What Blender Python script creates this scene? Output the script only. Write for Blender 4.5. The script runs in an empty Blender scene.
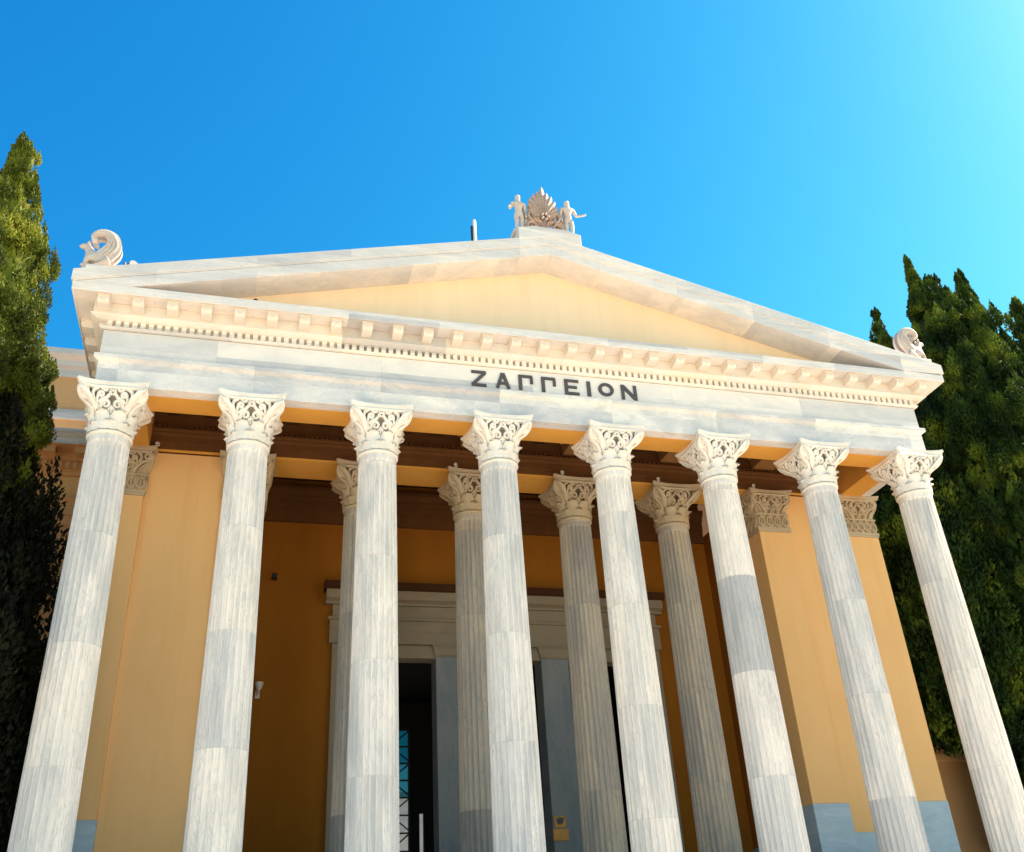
import bpy, math, random
import numpy as np
from mathutils import Vector, Matrix
R = math.radians
random.seed(7)
scene = bpy.context.scene
C = scene.collection
Z0 = 12.3            # height above the plaza of the necking of the portico columns; z below is written relative to it

# ------------------------------------------------------------------ helpers
class MB:
    """collects simple solids and links them as one mesh object"""
    def __init__(self): self.v = []; self.f = []; self.s = []
    def add(self, vs, fs, smooth=False):
        n = len(self.v); self.v += [tuple(p) for p in vs]
        self.f += [tuple(i + n for i in f) for f in fs]; self.s += [smooth] * len(fs); return self
    def box(self, x0, x1, y0, y1, z0, z1):
        vs = [(x0,y0,z0),(x1,y0,z0),(x1,y1,z0),(x0,y1,z0),(x0,y0,z1),(x1,y0,z1),(x1,y1,z1),(x0,y1,z1)]
        return self.add(vs, [(3,2,1,0),(4,5,6,7),(0,1,5,4),(1,2,6,5),(2,3,7,6),(3,0,4,7)])
    def prism(self, poly, y0, y1):
        """polygon in x-z (counter-clockwise seen from the front), extruded along y"""
        n = len(poly)
        vs = [(x, y0, z) for x, z in poly] + [(x, y1, z) for x, z in poly]
        fs = [tuple(range(n)), tuple(range(2*n-1, n-1, -1))]
        fs += [((i+1) % n, i, i+n, (i+1) % n + n) for i in range(n)]
        return self.add(vs, fs)
    def lathe(self, prof, seg=32, cx=0, cy=0, smooth=True, cap=True):
        vs = []; fs = []; m = len(prof)
        for r, z in prof:
            for k in range(seg):
                a = 2*math.pi*k/seg; vs.append((cx + r*math.cos(a), cy + r*math.sin(a), z))
        for i in range(m-1):
            for k in range(seg):
                k2 = (k+1) % seg; fs.append((i*seg+k, i*seg+k2, (i+1)*seg+k2, (i+1)*seg+k))
        if cap: fs += [tuple(range(seg-1, -1, -1)), tuple((m-1)*seg + k for k in range(seg))]
        return self.add(vs, fs, smooth)
    def sweep(self, prof, xh, yf, yb, closed=True):
        """profile (out, z) run round the three free sides of a rectangle with mitred corners"""
        vs = []; n = len(prof)
        for o, z in prof:
            vs += [(-(xh+o), yb, z), (-(xh+o), yf-o, z), (xh+o, yf-o, z), (xh+o, yb, z)]
        fs = []
        for i in range(n if closed else n-1):
            j = (i+1) % n
            for k in range(3): fs.append((i*4+k, i*4+k+1, j*4+k+1, j*4+k))
        if closed: fs += [tuple(i*4 for i in range(n)), tuple(i*4+3 for i in range(n-1, -1, -1))]
        return self.add(vs, fs)
    def run(self, prof, x0, x1, yf):
        """closed profile (out, z) run straight along x on a wall face at y = yf"""
        n = len(prof)
        vs = [(x0, yf-o, z) for o, z in prof] + [(x1, yf-o, z) for o, z in prof]
        fs = [tuple(range(n)), tuple(range(2*n-1, n-1, -1))] + [(i, i+n, (i+1) % n + n, (i+1) % n) for i in range(n)]
        return self.add(vs, fs)
    def ribbon(self, pts, w, t, fn):
        """flat ribbon along a 2-D polyline (w: width or list), thickness t; fn(s, z, depth) -> 3-D"""
        n = len(pts); ws = w if isinstance(w, (list, tuple)) else [w]*n
        vs = []; fs = []
        for i in range(n):
            a = pts[max(i-1, 0)]; b = pts[min(i+1, n-1)]
            dx, dz = b[0]-a[0], b[1]-a[1]; L = math.hypot(dx, dz) or 1
            nx, nz = -dz/L, dx/L; h = ws[i]/2; s, z = pts[i]
            vs += [fn(s+nx*h, z+nz*h, -t*.15), fn(s, z, t*.12), fn(s-nx*h, z-nz*h, -t*.15), fn(s-nx*h, z-nz*h, -t), fn(s+nx*h, z+nz*h, -t)]
        for i in range(n-1):
            for k in range(5):
                k2 = (k+1) % 5; fs.append((i*5+k, i*5+k2, (i+1)*5+k2, (i+1)*5+k))
        fs += [(4,3,2,1,0), tuple((n-1)*5+k for k in range(5))]
        return self.add(vs, fs)
    def curve(self, pts, w, t, fn, k=5):
        """ribbon through a smooth curve (Catmull-Rom) with interpolated widths"""
        P = [pts[0]] + list(pts) + [pts[-1]]; ws = w if isinstance(w, (list, tuple)) else [w]*len(pts); out = []; ow = []
        for i in range(len(pts)-1):
            p0, p1, p2, p3 = P[i:i+4]
            for j in range(k):
                u = j/k
                out.append(tuple(.5*(2*p1[a] + (p2[a]-p0[a])*u + (2*p0[a]-5*p1[a]+4*p2[a]-p3[a])*u*u + (3*p1[a]-p0[a]-3*p2[a]+p3[a])*u**3) for a in (0, 1)))
                ow.append(ws[i]*(1-u) + ws[i+1]*u)
        out.append(tuple(pts[-1])); ow.append(ws[-1])
        return self.ribbon(out, ow, t, fn)
    def ball(self, c, rx, ry=None, rz=None, seg=10, rings=7):
        ry = rx if ry is None else ry; rz = rx if rz is None else rz
        vs = [(c[0], c[1], c[2]-rz)]; fs = []
        for i in range(1, rings):
            t = math.pi*i/rings
            for k in range(seg):
                a = 2*math.pi*k/seg
                vs.append((c[0]+rx*math.sin(t)*math.cos(a), c[1]+ry*math.sin(t)*math.sin(a), c[2]-rz*math.cos(t)))
        vs.append((c[0], c[1], c[2]+rz)); last = len(vs)-1
        for k in range(seg):
            k2 = (k+1) % seg; fs.append((0, 1+k2, 1+k)); fs.append((last, 1+(rings-2)*seg+k, 1+(rings-2)*seg+k2))
            for i in range(rings-2): fs.append((1+i*seg+k, 1+i*seg+k2, 1+(i+1)*seg+k2, 1+(i+1)*seg+k))
        return self.add(vs, fs, True)
    def tube(self, pts, rad, seg=8):
        rs = rad if isinstance(rad, (list, tuple)) else [rad]*len(pts)
        P = [Vector(p) for p in pts]; vs = []; fs = []
        for i, p in enumerate(P):
            d = (P[min(i+1, len(P)-1)] - P[max(i-1, 0)]).normalized()
            a = d.cross(Vector((0,0,1)) if abs(d.z) < .9 else Vector((1,0,0))).normalized(); b = d.cross(a)
            for k in range(seg):
                t = 2*math.pi*k/seg; vs.append(p + (a*math.cos(t) + b*math.sin(t))*rs[i])
        for i in range(len(P)-1):
            for k in range(seg):
                k2 = (k+1) % seg; fs.append((i*seg+k, i*seg+k2, (i+1)*seg+k2, (i+1)*seg+k))
        fs += [tuple(range(seg-1, -1, -1)), tuple((len(P)-1)*seg+k for k in range(seg))]
        return self.add(vs, fs, True)
    def build(self, name, mat, parent=None, dz=Z0, loc=None):
        """verts are world coordinates (z shifted by dz) unless loc is given, then local to loc"""
        me = bpy.data.meshes.new(name)
        off = dz if loc is None else 0
        me.from_pydata([(x, y, z+off) for x, y, z in self.v], [], self.f)
        me.polygons.foreach_set('use_smooth', self.s)
        me.materials.append(mat); me.update()
        bad = me.validate()
        o = bpy.data.objects.new(name, me); C.objects.link(o)
        if parent is not None:
            o.parent = parent
            o.location = tuple(-c for c in WL[parent.name]) if loc is None else loc
        elif loc is not None: o.location = loc
        WL[o.name] = (0,0,0) if loc is None else tuple(loc)
        return o
WL = {}
def bevel(o, w=.015, seg=2):
    m = o.modifiers.new('edge', 'BEVEL'); m.width = w; m.segments = seg; m.limit_method = 'ANGLE'; m.angle_limit = R(40); return o
def fix_normals(o):
    import bmesh
    bm = bmesh.new(); bm.from_mesh(o.data); bmesh.ops.recalc_face_normals(bm, faces=bm.faces); bm.to_mesh(o.data); bm.free(); return o
def tag(o, label, cat, group=None):
    o['label'] = label; o['category'] = cat
    if group: o['group'] = group
    return o
def empty(name, loc):
    o = bpy.data.objects.new(name, None); C.objects.link(o); o.location = loc; o.empty_display_size = .3
    WL[o.name] = tuple(loc); return o
def copy_tree(o, parent=None):
    c = o.copy(); C.objects.link(c); c.parent = parent if parent is not None else o.parent
    WL[c.name] = WL.get(o.name, (0,0,0))
    for ch in list(o.children): copy_tree(ch, c)
    return c

# ------------------------------------------------------------------ materials
def mat(name):
    m = bpy.data.materials.new(name); m.use_nodes = True
    nt = m.node_tree; b = nt.nodes['Principled BSDF']; return m, nt, b
def N(nt, t, **kw):
    n = nt.nodes.new(t)
    for k, v in kw.items():
        if k in n.inputs: n.inputs[k].default_value = v
        else: setattr(n, k, v)
    return n
def ramp(nt, pts):
    n = nt.nodes.new('ShaderNodeValToRGB'); e = n.color_ramp.elements
    while len(e) < len(pts): e.new(.5)
    for k, (p, c) in enumerate(pts): e[k].position = p; e[k].color = tuple(c) + (1,) if len(c) == 3 else c
    return n
def mix(nt, a, b, f, mode='MIX'):
    n = nt.nodes.new('ShaderNodeMix'); n.data_type = 'RGBA'; n.blend_type = mode; L = nt.links
    for sock, v in ((n.inputs[0], f), (n.inputs[6], a), (n.inputs[7], b)):
        if hasattr(v, 'links'): L.new(v, sock)
        elif isinstance(v, (int, float)): sock.default_value = v
        else: sock.default_value = tuple(v) + (1,)
    return n.outputs[2]
def math_(nt, op, a, b=None):
    n = nt.nodes.new('ShaderNodeMath'); n.operation = op
    for i, v in enumerate((a, b)):
        if v is None: continue
        if hasattr(v, 'links'): nt.links.new(v, n.inputs[i])
        else: n.inputs[i].default_value = v
    return n.outputs[0]

def marble(name, base, grey, warm, stretch=(.25, .6, 1.2), vein=.5, blocks=None, drums=False, stain=.35, rough=.55):
    """weathered marble: soft grey clouding, thin veins, warm patina; blocks=(width, seam axis) gives each stone its own tone"""
    m, nt, b = mat(name); L = nt.links
    tc = N(nt, 'ShaderNodeTexCoord'); oi = N(nt, 'ShaderNodeObjectInfo')
    sep = N(nt, 'ShaderNodeSeparateXYZ'); L.new(tc.outputs['Object'], sep.inputs[0])
    mp = N(nt, 'ShaderNodeMapping'); mp.inputs['Scale'].default_value = stretch; L.new(tc.outputs['Object'], mp.inputs[0])
    idv = None
    if drums:
        r10 = math_(nt, 'MULTIPLY', oi.outputs['Random'], 37.3)
        # drums of unequal height: a wobble makes the joints irregular
        zz = math_(nt, 'DIVIDE', math_(nt, 'ADD', sep.outputs[2], math_(nt, 'MULTIPLY', oi.outputs['Random'], 2.4)), 2.35)
        idv = math_(nt, 'ADD', math_(nt, 'FLOOR', zz), r10); fr = math_(nt, 'FRACT', zz)
    elif blocks:
        xx = math_(nt, 'DIVIDE', math_(nt, 'ADD', sep.outputs[0], blocks[1]), blocks[0])
        idv = math_(nt, 'ADD', math_(nt, 'FLOOR', xx), math_(nt, 'MULTIPLY', math_(nt, 'FLOOR', math_(nt, 'DIVIDE', sep.outputs[2], .58)), 7.7)); fr = math_(nt, 'FRACT', xx)
    comb = N(nt, 'ShaderNodeCombineXYZ')
    vadd = nt.nodes.new('ShaderNodeVectorMath'); vadd.operation = 'ADD'; L.new(mp.outputs[0], vadd.inputs[0])
    seed = math_(nt, 'MULTIPLY', idv if idv is not None else oi.outputs['Random'], 5.31)
    L.new(seed, comb.inputs[0]); L.new(seed, comb.inputs[2]); L.new(comb.outputs[0], vadd.inputs[1])
    n1 = N(nt, 'ShaderNodeTexNoise', Scale=1.6, Detail=7.0, Roughness=.6, Distortion=1.2); L.new(vadd.outputs[0], n1.inputs['Vector'])
    n2 = N(nt, 'ShaderNodeTexNoise', Scale=3.1, Detail=6.0, Roughness=.65, Distortion=2.2); L.new(vadd.outputs[0], n2.inputs['Vector'])
    cl = ramp(nt, [(.40, (0,0,0)), (.68, (1,1,1))]); L.new(n1.outputs[0], cl.inputs[0])
    va = math_(nt, 'ABSOLUTE', math_(nt, 'SUBTRACT', n2.outputs[0], .5))
    vr = ramp(nt, [(0.0, (1,1,1)), (.035, (0,0,0))]); L.new(va, vr.inputs[0])
    col = mix(nt, base, grey, math_(nt, 'MULTIPLY', cl.outputs[0], .75))
    col = mix(nt, col, grey, math_(nt, 'MULTIPLY', vr.outputs[0], vein))
    if idv is not None:
        wn = N(nt, 'ShaderNodeTexWhiteNoise', noise_dimensions='1D'); L.new(idv, wn.inputs['W'])
        tone = ramp(nt, [(0, (1.04,1.02,.98)), (.55, (.97,.965,.95)), (.80, (.90,.91,.92)), (1, (.70,.72,.755))]); L.new(wn.outputs['Value'], tone.inputs[0])
        col = mix(nt, col, tone.outputs[0], 1.0, 'MULTIPLY')
        js = ramp(nt, [(0, (.68,.62,.55)), (.012 if not blocks else .006, (1,1,1))]); js.color_ramp.interpolation = 'LINEAR'; L.new(fr, js.inputs[0])
        col = mix(nt, col, js.outputs[0], .35, 'MULTIPLY')
    n3 = N(nt, 'ShaderNodeTexNoise', Scale=.9, Detail=8.0, Roughness=.7); L.new(tc.outputs['Object'], n3.inputs['Vector'])
    st = ramp(nt, [(.47, (0,0,0)), (.72, (1,1,1))]); L.new(n3.outputs[0], st.inputs[0])
    col = mix(nt, col, warm, math_(nt, 'MULTIPLY', st.outputs[0], stain))
    L.new(col, b.inputs['Base Color']); b.inputs['Roughness'].default_value = rough
    b.inputs['Specular IOR Level'].default_value = .3
    n4 = N(nt, 'ShaderNodeTexNoise', Scale=22.0, Detail=6.0, Roughness=.7); L.new(tc.outputs['Object'], n4.inputs['Vector'])
    bp = N(nt, 'ShaderNodeBump', Strength=.25, Distance=.02); L.new(n4.outputs[0], bp.inputs['Height']); L.new(bp.outputs[0], b.inputs['Normal'])
    return m

def plaster(name, base, dark, amount=.35, rough=.85, scale=.8):
    m, nt, b = mat(name); L = nt.links
    tc = N(nt, 'ShaderNodeTexCoord')
    mp = N(nt, 'ShaderNodeMapping'); mp.inputs['Scale'].default_value = (1, 1, .45); L.new(tc.outputs['Object'], mp.inputs[0])
    n1 = N(nt, 'ShaderNodeTexNoise', Scale=scale, Detail=9.0, Roughness=.65); L.new(mp.outputs[0], n1.inputs['Vector'])
    r1 = ramp(nt, [(.35, (0,0,0)), (.75, (1,1,1))]); L.new(n1.outputs[0], r1.inputs[0])
    col = mix(nt, base, dark, math_(nt, 'MULTIPLY', r1.outputs[0], amount))
    mp2 = N(nt, 'ShaderNodeMapping'); mp2.inputs['Scale'].default_value = (3.2, 3.2, .14); L.new(tc.outputs['Object'], mp2.inputs[0])
    n2 = N(nt, 'ShaderNodeTexNoise', Scale=1.0, Detail=6.0, Roughness=.7); L.new(mp2.outputs[0], n2.inputs['Vector'])
    r2 = ramp(nt, [(.48, (1,1,1)), (.75, (.78,.74,.68))]); L.new(n2.outputs[0], r2.inputs[0])     # rain streaks
    col = mix(nt, col, r2.outputs[0], .28, 'MULTIPLY')
    L.new(col, b.inputs['Base Color']); b.inputs['Roughness'].default_value = rough; b.inputs['Specular IOR Level'].default_value = .15
    n4 = N(nt, 'ShaderNodeTexNoise', Scale=35.0, Detail=5.0); L.new(tc.outputs['Object'], n4.inputs['Vector'])
    bp = N(nt, 'ShaderNodeBump', Strength=.18, Distance=.01); L.new(n4.outputs[0], bp.inputs['Height']); L.new(bp.outputs[0], b.inputs['Normal'])
    return m
def plain(name, col, rough=.6, metal=0.0, var=.25, scale=6.0):
    m, nt, b = mat(name); L = nt.links
    tc = N(nt, 'ShaderNodeTexCoord'); n1 = N(nt, 'ShaderNodeTexNoise', Scale=scale, Detail=6.0); L.new(tc.outputs['Object'], n1.inputs['Vector'])
    c = mix(nt, tuple(x*(1-var) for x in col), tuple(min(1, x*(1+var)) for x in col), n1.outputs[0])
    L.new(c, b.inputs['Base Color']); b.inputs['Roughness'].default_value = rough; b.inputs['Metallic'].default_value = metal
    return m
def foliage(name, c_dark, c_mid, c_tip):
    m, nt, b = mat(name); L = nt.links
    g = N(nt, 'ShaderNodeNewGeometry'); tc = N(nt, 'ShaderNodeTexCoord')
    n1 = N(nt, 'ShaderNodeTexNoise', Scale=.9, Detail=5.0); L.new(tc.outputs['Object'], n1.inputs['Vector'])
    r = ramp(nt, [(.36, c_dark), (.52, c_mid), (.66, c_tip)]); L.new(n1.outputs[0], r.inputs[0])
    hs = N(nt, 'ShaderNodeHueSaturation'); L.new(r.outputs[0], hs.inputs['Color'])
    L.new(math_(nt, 'ADD', math_(nt, 'MULTIPLY', g.outputs['Random Per Island'], .6), .7), hs.inputs['Value'])
    L.new(math_(nt, 'ADD', math_(nt, 'MULTIPLY', g.outputs['Random Per Island'], .04), .48), hs.inputs['Hue'])
    L.new(hs.outputs[0], b.inputs['Base Color']); b.inputs['Roughness'].default_value = .7; b.inputs['Specular IOR Level'].default_value = .15
    tr = N(nt, 'ShaderNodeBsdfTranslucent'); L.new(hs.outputs[0], tr.inputs['Color'])
    ms = N(nt, 'ShaderNodeMixShader', Fac=.22); L.new(b.outputs[0], ms.inputs[1]); L.new(tr.outputs[0], ms.inputs[2])
    L.new(ms.outputs[0], nt.nodes['Material Output'].inputs['Surface'])
    return m

WHITE = (.89, .783, .705); GREY = (.50, .52, .56); WARM = (.72, .58, .42)
M = {}
M['shaft'] = marble('fluted_marble', WHITE, (.47,.455,.45), (.72,.61,.49), stretch=(1.1,1.1,.16), vein=.5, drums=True, stain=.25)
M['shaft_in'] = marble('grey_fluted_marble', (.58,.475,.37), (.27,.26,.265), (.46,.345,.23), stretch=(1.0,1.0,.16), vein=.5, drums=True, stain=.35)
M['cap'] = marble('carved_marble', (.86,.77,.68), (.66,.61,.56), (.66,.52,.37), stretch=(.8,.8,.8), vein=.2, stain=.6)
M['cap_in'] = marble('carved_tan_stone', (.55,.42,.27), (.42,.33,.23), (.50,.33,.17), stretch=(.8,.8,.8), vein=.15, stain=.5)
M['arch'] = marble('architrave_marble', (.845,.762,.702), (.49,.482,.495), (.80,.66,.52), stretch=(.35,.6,.75), vein=.4, blocks=(3.0, 1.5), stain=.2)
M['frieze'] = marble('frieze_marble', (.825,.748,.692), (.58,.562,.565), (.78,.67,.55), stretch=(.35,.5,.7), vein=.2, blocks=(3.9, .6), stain=.2)
M['cornice'] = marble('cornice_marble', (.83,.73,.64), (.66,.61,.56), (.78,.60,.40), stretch=(.4,.6,.9), vein=.2, blocks=(2.6, .3), stain=.5)
M['corona'] = marble('corona_marble', (.835,.733,.665), (.53,.503,.495), (.78,.61,.45), stretch=(.22,.6,1.1), vein=.4, blocks=(2.25, .9), stain=.35)
M['sculpt'] = marble('sculpture_marble', (.60,.49,.41), (.46,.38,.33), (.44,.30,.22), stretch=(1.5,1.5,1.5), vein=.1, stain=.55)
M['palmette'] = marble('weathered_terracotta_marble', (.46,.32,.25), (.32,.22,.17), (.32,.19,.13), stretch=(2,2,2), vein=.1, stain=.6)
M['dado'] = marble('shade_blue_marble', (.47,.56,.62), (.32,.42,.50), (.50,.54,.56), stretch=(.3,.5,1.4), vein=.5, stain=.1)  # blue cast of the open shade mixed into the marble colour
M['doorstone'] = marble('door_marble', (.34,.25,.16), (.26,.20,.14), (.34,.23,.12), stretch=(.4,.6,.8), vein=.3, stain=.35)
M['pier'] = marble('grey_pier_marble', (.29,.275,.265), (.165,.20,.225), (.27,.235,.20), stretch=(.8,.8,.25), vein=.5, stain=.2)
M['ochre'] = plaster('ochre_plaster', (.87,.505,.215), (.77,.42,.155), .5)
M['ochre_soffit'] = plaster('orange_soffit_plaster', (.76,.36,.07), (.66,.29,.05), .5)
M['ochre_deep'] = plaster('shade_deepened_ochre', (.36,.125,.011), (.26,.085,.007), .6)  # wall ochre with the vestibule shade darkened into its colour
M['ochre_wing'] = plaster('wing_ochre_plaster', (.78,.42,.19), (.70,.36,.15), .5)
M['tymp'] = plaster('pale_yellow_plaster', (.86,.64,.42), (.78,.55,.34), .5)
M['brown'] = plaster('shade_browned_ochre', (.155,.060,.018), (.095,.034,.010), .6, scale=2.5)  # same ochre on the inner mouldings, porch shade put into the colour
M['beam'] = plaster('ochre_brown_plaster', (.36,.17,.055), (.26,.11,.03), .6, scale=2.5)
M['coffer'] = plaster('dark_brown_plaster', (.075,.026,.010), (.045,.015,.006), .6, scale=2.5)
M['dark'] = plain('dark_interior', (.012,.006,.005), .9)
M['iron'] = plain('dark_iron', (.015,.012,.014), .5, .3)
M['bronze'] = plain('dark_bronze_letters', (.085,.070,.072), .55, .2)
M['brass'] = plain('polished_brass', (.62,.27,.045), .4, .25, .45, 14)
M['lampwhite'] = plain('pale_lamp_metal', (.70,.62,.52), .5)
M['black'] = plain('black_lamp_metal', (.012,.010,.010), .5)
M['leaf_sun'] = foliage('olive_cypress_leaves', (.030,.036,.004), (.095,.118,.009), (.25,.25,.022))
M['leaf_dark'] = foliage('deep_green_cypress_leaves', (.008,.019,.003), (.028,.052,.006), (.13,.165,.014))
M['leaf_shade'] = foliage('shade_dark_leaves', (.004,.004,.001), (.008,.008,.002), (.014,.013,.003))  # near-black leaf colour carries the portico's shadow on the left cypress
M['bark'] = plain('cypress_bark', (.10,.065,.04), .9)
def ground_mat():
    m, nt, b = mat('pale_gravel'); L = nt.links
    tc = N(nt, 'ShaderNodeTexCoord')
    n1 = N(nt, 'ShaderNodeTexNoise', Scale=.35, Detail=9.0, Roughness=.7); L.new(tc.outputs['Object'], n1.inputs['Vector'])
    n2 = N(nt, 'ShaderNodeTexNoise', Scale=60.0, Detail=3.0); L.new(tc.outputs['Object'], n2.inputs['Vector'])
    c = mix(nt, (.58,.50,.385), (.67,.585,.455), n1.outputs[0]); c = mix(nt, c, (.43,.365,.275), math_(nt, 'MULTIPLY', n2.outputs[0], .4))
    L.new(c, b.inputs['Base Color']); b.inputs['Roughness'].default_value = .9
    return m
M['ground'] = ground_mat()
M['roof'] = plain('clay_roof_tiles', (.38,.22,.14), .85)
def glass_mat():
    m, nt, b = mat('blue_tinted_glass'); L = nt.links
    t = N(nt, 'ShaderNodeBsdfTransparent'); t.inputs[0].default_value = (.11,.27,.30,1)
    g = N(nt, 'ShaderNodeBsdfGlossy', Roughness=.05); ms = N(nt, 'ShaderNodeMixShader', Fac=.06)
    L.new(t.outputs[0], ms.inputs[1]); L.new(g.outputs[0], ms.inputs[2]); L.new(ms.outputs[0], nt.nodes['Material Output'].inputs['Surface'])
    return m
M['glass'] = glass_mat()

# ------------------------------------------------------------------ setting: ground
g = MB(); g.box(-600, 600, -600, 600, -1.0, 0.0)
ground = g.build('ground', M['ground'], dz=0); ground['kind'] = 'structure'

# ------------------------------------------------------------------ the portico building
B = empty('neoclassical_building', (0, 0, 0))
tag(B, 'neoclassical marble and ochre hall with an eight column portico and pediment', 'building')
FL = -9.9                                   # portico floor
XH, YF, YB = 10.95, -.45, 6.3               # entablature face: half width, front, back

# podium and flight of steps
p = MB(); p.box(-12.6, 12.6, -1.3, 14.2, -Z0+.002, FL)
bevel(p.build('podium', M['arch'], B), .02)
s = MB()
for i in range(15):
    s.box(-12.6, 12.6, -1.3-.36*(i+1), -1.3-.36*i-.001, -Z0+.002, FL-.16*(i+1)+.002)
s.build('steps', M['arch'], B)

# ---- columns
def flute_r(a, n=24, depth=.055):
    t = (a*n/(2*math.pi)) % 1.0
    if t < .09 or t > .91: return 0.0
    u = (t-.09)/.82*2-1
    return depth*math.sqrt(max(0, 1-u*u))
def shaft_mesh():
    mb = MB(); zb, zt = FL+.62, -.02; rb, rt = .545, .448
    per = 6; seg = 24*per; angs = []
    for k in range(24):
        for q in (0.0, .091, .2, .5, .8, .909): angs.append(2*math.pi*(k+q)/24)
    levels = [0, .006, .012, .02, .05] + [i/20 for i in range(2, 20)] + [.965, .978, .984, .989, 1.0]
    vs = []; fs = []
    for h in levels:
        r = rb + (rt-rb)*(.72*h + .28*h*h); z = zb + (zt-zb)*h
        fade = 0 if h <= .006 or h >= .984 else (min(1, max(0, (h-.006)/.014)) if h < .02 else (max(0, min(1, (.984-h)/.012)) if h > .97 else 1))
        fade = math.sqrt(fade)
        for a in angs:
            rr = r - flute_r(a)*fade; vs.append((rr*math.cos(a), rr*math.sin(a), z))
    for i in range(len(levels)-1):
        for k in range(seg):
            k2 = (k+1) % seg; fs.append((i*seg+k, i*seg+k2, (i+1)*seg+k2, (i+1)*seg+k))
    return mb.add(vs, fs, False)
def leaf(mb, ang, z0, z1, r0, out, width, nv=9, droop=.06):
    nu = 7; vs = []; fs = []
    for j in range(nv):
        v = j/(nv-1)
        curl = max(0, (v-.55)/.45)
        r = r0 + .02*v + out*curl**1.6
        z = z0 + (z1-z0)*min(v*1.06, 1) - droop*max(0, (v-.86)/.14)**2
        w = width*(.72+.28*math.sin(min(1, v*1.3)*math.pi*.75))*(1-max(0, (v-.7)/.3)**2*.75)
        w *= 1 + .10*math.cos(v*22)
        for i in range(nu):
            u = (i/(nu-1)*2-1)
            rr = r + .028*(1-abs(u)**1.5) + (.016 if i % 2 == 1 else 0) - .02*abs(u)*curl
            a = ang + u*w/2/max(r, .2)
            vs.append((rr*math.cos(a), rr*math.sin(a), z - .03*u*u*curl))
    for j in range(nv-1):
        for i in range(nu-1): fs.append((j*nu+i, j*nu+i+1, (j+1)*nu+i+1, (j+1)*nu+i))
    mb.add(vs, fs, True)
def spiral(cx, cz, r0, a0, turns, n=26, r1=.18):
    """points of a spiral that starts at angle a0 on radius r0 and winds inwards"""
    return [(cx + r0*(1-(1-r1)*k/n)*math.cos(a0+turns*2*math.pi*k/n), cz + r0*(1-(1-r1)*k/n)*math.sin(a0+turns*2*math.pi*k/n)) for k in range(n+1)]
def face_scrolls(mb, fn, sides=(1, -1)):
    for s in (1, -1):
        f = (lambda a, z, d, s=s: fn(a*s, z, d))
        # corner volute on its stem
        pts = [(.235,.46),(.275,.56),(.36,.68),(.46,.77)] + spiral(.585, .905, .112, -.95, 1.45)
        mb.ribbon(pts, [.085,.08,.075,.07] + [.07-.028*k/26 for k in range(27)], .10, f)
        # outer stem of the volute, free of the plate, reaching the abacus horn
        mb.curve([(.375,.40),(.39,.52),(.45,.63),(.55,.71),(.66,.79),(.715,.88),(.715,.96),(.67,1.03)], [.07,.06,.05,.045,.04,.045,.045,.04], .10, f)
        # inner helices
        pts = [(.20,.46),(.235,.56),(.225,.64)] + spiral(.125, .655, .10, .15, 1.25)
        mb.ribbon(pts, [.09,.085,.075] + [.068-.025*k/26 for k in range(27)], .09, f)
        # tendrils that fill the plate
        mb.ribbon([(.29,.60),(.33,.72),(.30,.84)] + spiral(.235, .86, .065, .1, 1.1, 18), .062, .08, f)
        mb.ribbon([(.29,.70),(.21,.76),(.12,.80),(.06,.88),(.045,.98)], [.055,.07,.07,.06,.05], .08, f)
        mb.ribbon([(.36,.72),(.42,.86),(.40,.95),(.30,1.0)], [.055,.075,.07,.05], .08, f)
        mb.ribbon([(.05,.46),(.06,.54),(.0,.60)], .05, .08, f)
        mb.ribbon([(.10,.98),(.17,.95),(.24,1.0)], .05, .07, f)
    mb.ribbon([(-.66,1.035),(-.4,1.03),(0,1.03),(.4,1.03),(.66,1.035)], .07, .11, fn)
    mb.ribbon([(0,.44),(0,.62)], .05, .08, fn)
    for k in range(5):
        a = math.pi/2 + k*2*math.pi/5
        mb.ball(fn(.045*math.cos(a), .90+.045*math.sin(a), .0), .034, seg=6, rings=4)
def half_w(z): return .335 + .40*min(1, max(0, (z-.46)/.58))**1.25
def abacus(mb, corner, mid, z0, z1):
    n = 14; loops = []
    for z, k in ((z0, .955), (z0+(z1-z0)*.55, .965), (z0+(z1-z0)*.62, 1.0), (z1, 1.0)):
        loop = []
        for q in range(4):
            ca, sa = math.cos(q*math.pi/2), math.sin(q*math.pi/2)
            for i in range(n):
                u = (i/(n-1)*2-1); d = mid + (corner-mid)*abs(u)**2.6
                x, y = u*(corner-.045), -d
                loop.append(((x*ca - y*sa)*k, (x*sa + y*ca)*k, z))
        loops.append(loop)
    vs = [p for l in loops for p in l]; m = 4*n; fs = []
    for j in range(len(loops)-1):
        for i in range(m): fs.append((j*m+i, j*m+(i+1) % m, (j+1)*m+(i+1) % m, (j+1)*m+i))
    fs += [tuple(range(m-1, -1, -1)), tuple(3*m+i for i in range(m))]
    mb.add(vs, fs)
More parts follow.
